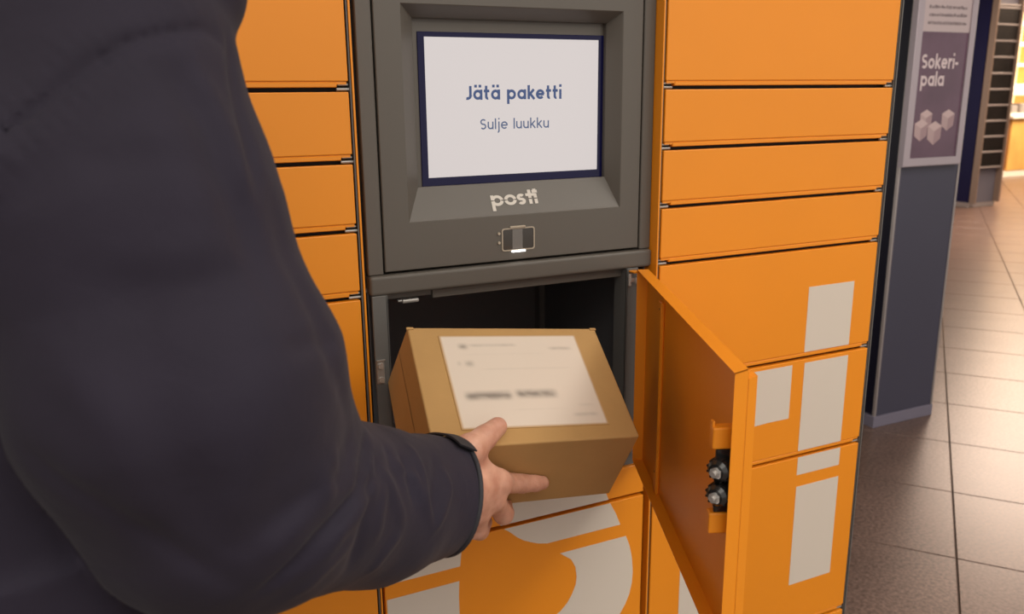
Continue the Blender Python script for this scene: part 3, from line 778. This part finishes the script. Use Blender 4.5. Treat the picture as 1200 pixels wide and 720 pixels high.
def sdf_object(name, parts, m, parent, it=2):
    """parts: list of (V, Q); one mesh object"""
    VV = []; FF = []; n = 0
    for V, Q in parts:
        VV.append(relax(V, Q, it)); FF.append(Q+n); n += len(V)
    V = np.concatenate(VV); Q = np.concatenate(FF)
    off_ = np.array(root_loc(parent)); me = bpy.data.meshes.new(name)
    me.vertices.add(len(V)); me.vertices.foreach_set('co', (V-off_).astype(np.float32).ravel())
    me.loops.add(4*len(Q)); me.loops.foreach_set('vertex_index', Q.astype(np.int32).ravel())
    me.polygons.add(len(Q)); me.polygons.foreach_set('loop_start', np.arange(0, 4*len(Q), 4, dtype=np.int32))
    me.polygons.foreach_set('loop_total', np.full(len(Q), 4, np.int32))
    me.polygons.foreach_set('use_smooth', np.ones(len(Q), bool))
    me.update(calc_edges=True); me.validate()
    me.materials.append(m)
    o = bpy.data.objects.new(name, me); COL.objects.link(o); o.parent = parent
    return o

A3 = lambda *q: at(*q).astype(np.float32)
FACE = math.radians(22)                                   # the person faces the lockers, turned a little to the right
fw = np.array([math.sin(FACE), math.cos(FACE), 0]); rt = np.array([math.cos(FACE), -math.sin(FACE), 0]); UPZ = np.array([0, 0, 1.0])
SP = np.array([-.190, -.375, 0])                          # foot point under the spine
def B(r_, f_, z): return SP+rt*r_+fw*f_+UPZ*z
RB = np.stack([rt, fw, UPZ], 1)
person = empty('person', tuple(SP), 'person in a dark navy jacket seen from behind, right hand holding the brown parcel', 'person')

# --- right hand and forearm (thumb on the parcel's top, index along its front, the others curled underneath)
WR = A3(524, 573, .962); FO = A3(430, 588, .80)
HB = dict(cm=A3(528, 548, .966), tm=A3(549, 527, .985), ti=A3(568, 513, 1.012), tt=A3(583, 500.5, 1.034),
          im=A3(584, 566, 1.040), ip=A3(611, 567, 1.084), idp=A3(627, 566.5, 1.097), it=A3(635, 566, 1.104),
          mm=A3(578, 586, 1.036), mp=A3(590, 603, 1.074), md=A3(592, 601, 1.105), mt=A3(592, 592, 1.126),
          rm=A3(561, 601, 1.022), rp=A3(558, 619, 1.044), rd=A3(562, 622, 1.070), rt=A3(568, 612, 1.090),
          lm=A3(543, 610, 1.000), lp=A3(540, 623, 1.016), ld=A3(545, 624, 1.036), lt=A3(552, 617, 1.052))
def hand(P):
    f = lambda a, b, r1, r2: sd_cone(P, HB[a] if isinstance(a, str) else a, HB[b] if isinstance(b, str) else b, r1, r2)
    d = sd_cone(P, FO, WR, .036, .029)
    d = smin(d, f(WR, 'im', .026, .0150), .012); d = smin(d, f(WR, 'mm', .027, .0150), .012)
    d = smin(d, f(WR, 'rm', .027, .0140), .012); d = smin(d, f(WR, 'lm', .026, .0130), .012)
    d = smin(d, f('im', 'lm', .012, .012), .010)
    d = smin(d, f(WR, 'cm', .026, .022), .014)
    th = smin(f('cm', 'tm', .0225, .0170), f('tm', 'ti', .0165, .0148), .006)
    th = smin(th, f('ti', 'tt', .0146, .0122), .004)
    d = smin(d, th, .012)
    d = smin(d, f('tm', 'im', .009, .010), .016)
    for a, b_, c, e, R in (('im', 'ip', 'idp', 'it', (.0142, .0122, .0108, .0096)), ('mm', 'mp', 'md', 'mt', (.0142, .0128, .0115, .0098)),
                           ('rm', 'rp', 'rd', 'rt', (.0142, .0135, .0120, .0100)), ('lm', 'lp', 'ld', 'lt', (.0125, .0110, .0098, .0084))):
        fg = smin(f(a, b_, R[0], R[1]), f(b_, c, R[1]*1.02, R[2]), .003)
        fg = smin(fg, f(c, e, R[2]*1.02, R[3]), .003)
        d = smin(d, fg, .0065)
    # knuckles and tendons
    for k in ('im', 'mm', 'rm', 'lm'):
        kn = HB[k]-CF.astype(np.float32)*.0085
        d = smin(d, np.linalg.norm(P-kn, axis=1)-.0075, .009)
        base = WR+(HB[k]-WR)*.25-CF.astype(np.float32)*.0175
        d = smin(d, sd_cone(P, base, kn, .0030, .0040), .011)
    # creases over the finger joints
    for a, b_ in (('im', 'ip'), ('ip', 'idp'), ('tm', 'ti'), ('mm', 'mp'), ('rm', 'rp')):
        ax = HB[b_]-HB[a]; L = np.linalg.norm(ax); ax = ax/L
        s = (P-HB[b_]) @ ax; near = np.linalg.norm(P-HB[b_], axis=1)
        d = d+.0007*np.exp(-(near/.016)**2)*np.cos(s*2*np.pi/.0042)*1.1
    return rest_on_parcel(P, d)
PARCEL_PLANES = []
_c = np.mean([BX[k] for k in BX], axis=0)
for q in (('FLt', 'FRt', 'BLt'), ('FLb', 'FRb', 'BLb'), ('FLt', 'FRt', 'FRb'), ('FLt', 'BLt', 'BLb'), ('FRt', 'BRt', 'FRb'), ('BLt', 'BRt', 'BLb')):
    a_, b_, c_ = (np.array(BX[k]) for k in q); n_ = np.cross(b_-a_, c_-a_); n_ /= np.linalg.norm(n_)
    if (a_-_c) @ n_ < 0: n_ = -n_
    PARCEL_PLANES.append((n_.astype(np.float32), np.float32(max((np.array(BX[k])-a_) @ n_ for k in BX)+a_ @ n_)))
def rest_on_parcel(P, d):
    """flesh and cloth flatten against the parcel instead of entering it"""
    bd = np.max(np.stack([P @ n_-k_ for n_, k_ in PARCEL_PLANES]), axis=0)
    return np.maximum(d, .0012-bd)
hp = np.array(list(HB.values())+[WR, FO])
hV, hQ = surface(hand, hp.min(0)-.045, hp.max(0)+.035, .0017)

# --- rest of the body: head, neck, trunk, left arm, legs (inside the clothes)
HC = B(.0, .06, 1.640)
def body(P):
    d = sd_ell(P, HC+UPZ*.03, (.075, .095, .105), RB)
    d = smin(d, sd_ell(P, HC+fw*.03-UPZ*.055, (.055, .062, .062), RB), .04)
    d = smin(d, sd_cone(P, HC+fw*.092+UPZ*.015, HC+fw*.112-UPZ*.022, .009, .015), .012)
    d = smin(d, sd_cone(P, HC+fw*.085-rt*.02-UPZ*.062, HC+fw*.085+rt*.02-UPZ*.062, .009, .009), .008)
    for s in (-1, 1):
        d = smin(d, sd_ell(P, HC+rt*s*.077+UPZ*.0-fw*.005, (.010, .020, .032), RB), .006)
        d = smax(d, -(np.linalg.norm(P-(HC+fw*.098+rt*s*.031+UPZ*.022).astype(np.float32), axis=1)-.012), .010)
        d = np.minimum(d, np.linalg.norm(P-(HC+fw*.082+rt*s*.031+UPZ*.022).astype(np.float32), axis=1)-.011)
    d = smin(d, sd_cone(P, HC-fw*.02-UPZ*.06, B(0, -.01, 1.45), .058, .064), .03)
    d = smin(d, sd_cone(P, B(-.12, 0, 1.40), B(.12, 0, 1.40), .075, .075), .05)
    d = smin(d, sd_cone(P, B(0, 0, 1.36), B(0, 0, 1.0), .11, .10), .08)
    d = smin(d, sd_cone(P, A3(118, 66, .575), A3(265, 565, .64), .048, .040), .03)
    d = smin(d, sd_cone(P, A3(265, 565, .64), FO, .040, .036), .02)
    d = smin(d, sd_cone(P, B(-.20, -.01, 1.38), B(-.255, -.06, 1.09), .046, .038), .03)
    d = smin(d, sd_cone(P, B(-.255, -.06, 1.09), B(-.16, .12, .98), .038, .028), .02)
    for s in (-1, 1):
        d = smin(d, sd_cone(P, B(s*.09, 0, .93), B(s*.10, .01, .50), .078, .052), .03)
        d = smin(d, sd_cone(P, B(s*.10, .01, .50), B(s*.105, -.02, .10), .052, .036), .02)
    return d
bV, bQ = surface(body, (-.60, -.75, .05), (.45, -.02, 1.80), .011)
bod = sdf_object('body', [(hV, hQ), (bV, bQ)], M['skin'], person, it=1)

# --- jacket
S0 = A3(112, 62, .575); S1 = A3(148, 250, .585); S2 = A3(212, 450, .605); EL = A3(258, 562, .635); E2 = A3(300, 582, .66); F1 = A3(432, 592, .80); CUFF = A3(521, 580, .905)
cax = CUFF-F1; cax /= np.linalg.norm(cax)
ncf = .55*CF+.83*(.97*CR-.24*CU); ncf = (ncf/np.linalg.norm(ncf)).astype(np.float32)      # the way the cuff opening faces
TORSO_Q = np.array([1.0, .72, 1.0])
def trunk(P):
    q = (P-SP.astype(np.float32)) @ RB.astype(np.float32)
    def el(z0, z1, a0, a1, b0, b1, yc):
        t = np.clip((q[:, 2]-z0)/(z1-z0), 0, 1); a = a0+(a1-a0)*t; b_ = b0+(b1-b0)*t
        k = np.sqrt((q[:, 0]/a)**2+((q[:, 1]-yc)/b_)**2)
        return np.maximum((k-1)*np.minimum(a, b_), np.maximum(z0-q[:, 2], q[:, 2]-z1))
    d = el(.80, 1.10, .220, .212, .160, .150, .0)
    d = smin(d, el(1.05, 1.36, .212, .215, .150, .138, -.005), .03)
    d = smin(d, sd_cone(P, B(-.135, -.01, 1.375), B(.135, -.01, 1.375), .112, .112), .05)
    d = smin(d, sd_cone(P, B(0, .0, 1.44), B(0, .03, 1.52), .085, .075), .05)
    d = smin(d, sd_cone(P, B(-.185, -.01, 1.38), B(-.262, -.06, 1.10), .088, .074), .03)
    d = smin(d, sd_cone(P, B(-.262, -.06, 1.10), B(-.165, .115, .985), .074, .058), .02)
    return d
def sleeve(P):
    d = sd_cone(P, S0, S1, .092, .1035)
    d = smin(d, sd_cone(P, S1, S2, .1035, .112), .02)
    d = smin(d, sd_cone(P, S2, EL, .112, .098), .02)
    d = smin(d, sd_cone(P, EL, E2, .098, .089), .02)
    d = smin(d, sd_cone(P, A3(300, 440, .64), A3(373, 526, .70), .072, .042), .02)
    fo = smin(sd_cone(P, E2, F1, .088, .0725), sd_cone(P, F1, CUFF+cax*.09, .0725, .0540), .02)
    d = smin(d, fo, .007)
    d = smin(d, sd_cone(P, A3(110, 10, .59), A3(203, -17, .60), .070, .0505), .010)
    return d
def snap(x, y, fn=None):
    """march a sight line to the cloth: where a fold seen in the photograph lies on the jacket"""
    fn = fn or (lambda p: np.minimum(sleeve(p), trunk(p)))
    t = .25; d_ = at(x, y, 1.0)-CAM
    for _ in range(60):
        s = float(fn((CAM+d_*t)[None].astype(np.float32))[0])
        if s < .0008: break
        t += s*.7/np.linalg.norm(d_)
        if t > 1.6: return None
    return CAM+d_*t
# folds: (points seen in the photograph, depth in metres: + raises a ridge, - presses a crease, width)
FOLDS = [
 ([(432, 510), (426, 548), (420, 578)], -.0105, .0060), ([(422, 572), (372, 632), (306, 694)], -.0090, .0065), ([(440, 530), (436, 572), (400, 622), (350, 680)], .0050, .011),
 ([(480, 519), (495, 551), (500, 580), (507, 618)], .0040, .0045), ([(464, 540), (487, 558), (497, 584), (503, 606)], .0034, .0055), ([(472, 530), (481, 560), (488, 590)], -.0045, .0075),
 ([(449, 549), (464, 584), (472, 615)], .0042, .0060), ([(451, 564), (446, 598), (440, 634)], .0036, .0070), ([(454, 520), (461, 548), (474, 572)], -.0036, .0060), ([(520, 549), (528, 573), (518, 607), (507, 627)], .0034, .0050),
 ([(510, 530), (512, 566), (505, 606)], -.0030, .0080), ([(434, 560), (428, 610), (410, 664)], -.0055, .0095), ([(444, 532), (440, 556), (424, 584)], -.0050, .0060), ([(470, 622), (452, 648), (430, 674)], .0030, .0075),
 ([(416, 628), (380, 668), (344, 700)], .0040, .0080), ([(390, 560), (350, 612), (300, 652)], .0045, .0130),
 ([(398, 530), (380, 560), (386, 590)], .0060, .012), ([(420, 505), (396, 545), (340, 600), (300, 640)], -.0045, .014),
 ([(318, 230), (352, 330), (392, 430), (412, 490)], -.0035, .012), ([(196, 70), (245, 150), (285, 260), (306, 330)], -.0060, .013), ([(225, 75), (262, 150), (290, 240)], .0050, .012), ([(168, 120), (215, 220), (240, 330)], .0045, .018),
 ([(268, 40), (275, 90), (288, 150), (302, 220)], -.0070, .007),
 ([(120, 260), (170, 380), (200, 520), (250, 640)], -.0040, .020), ([(290, 330), (300, 440), (290, 560), (250, 640)], .0045, .020), ([(20, 520), (110, 590), (210, 650), (280, 690)], -.0040, .010), ([(60, 400), (130, 500), (190, 620)], .0035, .018),
 ([(80, 190), (190, 185), (260, 200)], -.0022, .014), ([(110, 300), (210, 300), (300, 290)], .0022, .016), ([(330, 410), (370, 402), (400, 400)], -.0028, .008),
]
fold3 = []
for pts, amp, wd in FOLDS:
    P3 = [snap(*q) for q in pts]; P3 = [p for p in P3 if p is not None]
    if len(P3) > 1: fold3.append((np.array(P3, np.float32), amp*(1.1 if pts[0][0] > 436 else .9), wd*.9))
SEAM = [snap(*q) for q in ((-40, 205), (0, 165), (30, 138), (62, 112), (100, 81), (130, 63), (160, 48), (195, 39), (238, 35), (256, 44))]
SEAM = np.array([p for p in SEAM if p is not None], np.float32)
def poly_dist(P, L):
    best = np.full(len(P), 9, np.float32); s_at = np.zeros(len(P), np.float32); acc = 0.0
    for a, b_ in zip(L, L[1:]):
        ba = b_-a; l = float(ba @ ba); t = np.clip(((P-a) @ ba)/l, 0, 1)
        q = P-a-t[:, None]*ba; dd_ = np.sqrt(np.einsum('ij,ij->i', q, q))
        m_ = dd_ < best; best = np.where(m_, dd_, best); s_at = np.where(m_, acc+t*math.sqrt(l), s_at); acc += math.sqrt(l)
    return best, s_at
def soft_noise(P, k):
    x, y, z = P[:, 0]*k, P[:, 1]*k, P[:, 2]*k
    return (np.sin(x*1.0+1.7*np.sin(y*.9+.3))+np.sin(y*1.3+1.4*np.sin(z*1.1+1.0))+np.sin(z*.8+1.9*np.sin(x*1.2+2.0)))/3
def jacket(P):
    ds = sleeve(P); dt = trunk(P)
    k_ = .0015+.0185*np.clip((P[:, 2]-1.33)/.06, 0, 1)
    d = smin(ds, dt, k_)
    near = np.abs(d) < .03
    if near.any():
        Q_ = P[near]; e = np.zeros(len(Q_), np.float32)
        for L, amp, wd in fold3:
            lo_ = L.min(0)-3*wd; hi_ = L.max(0)+3*wd
            m_ = ((Q_ > lo_) & (Q_ < hi_)).all(1)
            if not m_.any(): continue
            dd_, s_ = poly_dist(Q_[m_], L); tot = np.linalg.norm(np.diff(L, axis=0), axis=1).sum()
            fade = np.clip(np.minimum(s_, tot-s_)/(.25*tot)+.25, 0, 1)
            e[m_] += amp*fade*np.exp(-(dd_/wd)**2)
        dd_, s_ = poly_dist(Q_, SEAM)
        puff = np.exp(-((dd_-.012)/.014)**2)*(.0020+.0026*np.sin(s_*2*np.pi/.017)**2)*np.clip(1-s_/.24, .15, 1)
        e += puff-.0042*np.exp(-(dd_/.0032)**2)
        e += .0022*soft_noise(Q_, 24)+.0008*soft_noise(Q_, 70)
        d[near] -= e
    # open cuff and hem
    s = (P-CUFF) @ ncf
    d = smax(d, np.where(ds < dt+.05, s-.004, -1).astype(np.float32), .002)
    d = np.maximum(d, -np.maximum(sd_cone(P, F1, CUFF+cax*.09, .060, .0490), -(s+.045)))
    return rest_on_parcel(P, d)
jV, jQ = surface(jacket, (-.62, -.80, .76), (.42, -.06, 1.62), .0036)
jac = sdf_object('jacket', [(jV, jQ)], M['jacket'], person, it=1)
# cuff piping and strap
def tube_loop(pts, r, n=8):
    mb = MB(); m_ = len(pts); V_ = []; F_ = []
    for i in range(m_):
        t_ = (pts[(i+1) % m_]-pts[i-1]).normalized(); a_ = Vector(ncf).cross(t_).normalized(); c_ = Vector(ncf)
        for k in range(n): V_.append(pts[i]+a_*r*math.cos(2*math.pi*k/n)+c_*r*1.6*math.sin(2*math.pi*k/n))
    for i in range(m_):
        for k in range(n):
            F_.append([i*n+k, i*n+(k+1) % n, ((i+1) % m_)*n+(k+1) % n, ((i+1) % m_)*n+k])
    mb.add(V_, F_, True); return mb
e1 = Vector(ncf).orthogonal().normalized(); e2 = Vector(ncf).cross(e1)
def cuff_pt(ang, s, grow=0.0):
    dirv = np.array(e1*math.cos(ang)+e2*math.sin(ang)); o = CUFF+ncf*s
    lo_, hi_ = .03, .10
    for _ in range(24):
        mid = (lo_+hi_)/2
        if float(sleeve((o+dirv*mid)[None].astype(np.float32))[0]) < 0: lo_ = mid
        else: hi_ = mid
    return Vector(o+dirv*(lo_+grow))
tube_loop([cuff_pt(2*math.pi*k/64, .0015, .0006) for k in range(64)], .0019).build('cuff_edge', M['velcro'], jac)
# strap: a short dark tab lying across the top of the cuff, its free end lifted
best = min(range(96), key=lambda k: (lambda p: abs(600+FPX*((p-CAM) @ CR)/((p-CAM) @ CF)-520)+abs(360-FPX*((p-CAM) @ CU)/((p-CAM) @ CF)-517))(np.array(cuff_pt(2*math.pi*k/96, -.018))))
a0 = 2*math.pi*best/96
p_t = lambda k, s, g: cuff_pt(a0+k, s, g)
sgn = 1 if (np.array(p_t(.3, -.018, 0))-CAM) @ CR/((np.array(p_t(.3, -.018, 0))-CAM) @ CF) > (np.array(p_t(-.3, -.018, 0))-CAM) @ CR/((np.array(p_t(-.3, -.018, 0))-CAM) @ CF) else -1
V_ = []; F_ = []; N = 12
for i in range(N+1):
    u = i/N; k = sgn*(-.55+1.1*u); lift = .0018+.006*max(0, u-.55)
    for s, g in ((-.030, 0), (-.006, 0), (-.006, .0022), (-.030, .0022)): V_.append(p_t(k, s+.010*u, lift+g))
for i in range(N):
    for k in range(4): F_.append([4*i+k, 4*i+(k+1) % 4, 4*i+4+(k+1) % 4, 4*i+4+k])
F_ += [[0, 1, 2, 3], [4*N+3, 4*N+2, 4*N+1, 4*N]]
b = MB(); b.add(V_, F_); b.build('cuff_strap', M['velcro'], jac)

# --- trousers, shoes, hair
def trousers(P):
    d = sd_cone(P, B(-.08, 0, .93), B(.08, 0, .93), .135, .135)
    for s in (-1, 1):
        d = smin(d, sd_cone(P, B(s*.095, 0, .88), B(s*.105, .01, .50), .100, .078), .03)
        d = smin(d, sd_cone(P, B(s*.105, .01, .50), B(s*.11, -.02, .07), .078, .070), .02)
    return np.maximum(d, .035-P[:, 2])
tV, tQ = surface(trousers, (-.60, -.72, .02), (.22, -.06, 1.10), .012)
sdf_object('trousers', [(tV, tQ)], M['trousers'], person)
for s in (-1, 1):
    def shoe(P, s=s):
        d = sd_cone(P, B(s*.11, -.05, .045), B(s*.12, .06, .042), .044, .046)
        d = smin(d, sd_cone(P, B(s*.12, .06, .042), B(s*.13, .155, .032), .046, .032), .02)
        return np.maximum(d, .001-P[:, 2])
    c_ = B(s*.12, .05, .05)
    sV, sQ = surface(shoe, c_-np.array([.20, .20, .06]), c_+np.array([.20, .20, .08]), .008)
    sdf_object('shoe', [(sV, sQ)], M['shoe'], person)
def hair(P):
    d = sd_ell(P, HC-fw*.006+UPZ*.036, (.084, .102, .110), RB)
    q = (P-HC) @ RB
    cut = np.maximum(q[:, 1]-.055+.55*np.maximum(0, .07-q[:, 2]), -(q[:, 2]+.055))
    return smax(d, cut.astype(np.float32), .012)
rV, rQ = surface(hair, HC-.16, HC+.18, .007)
sdf_object('hair', [(rV, rQ)], M['hair'], person)
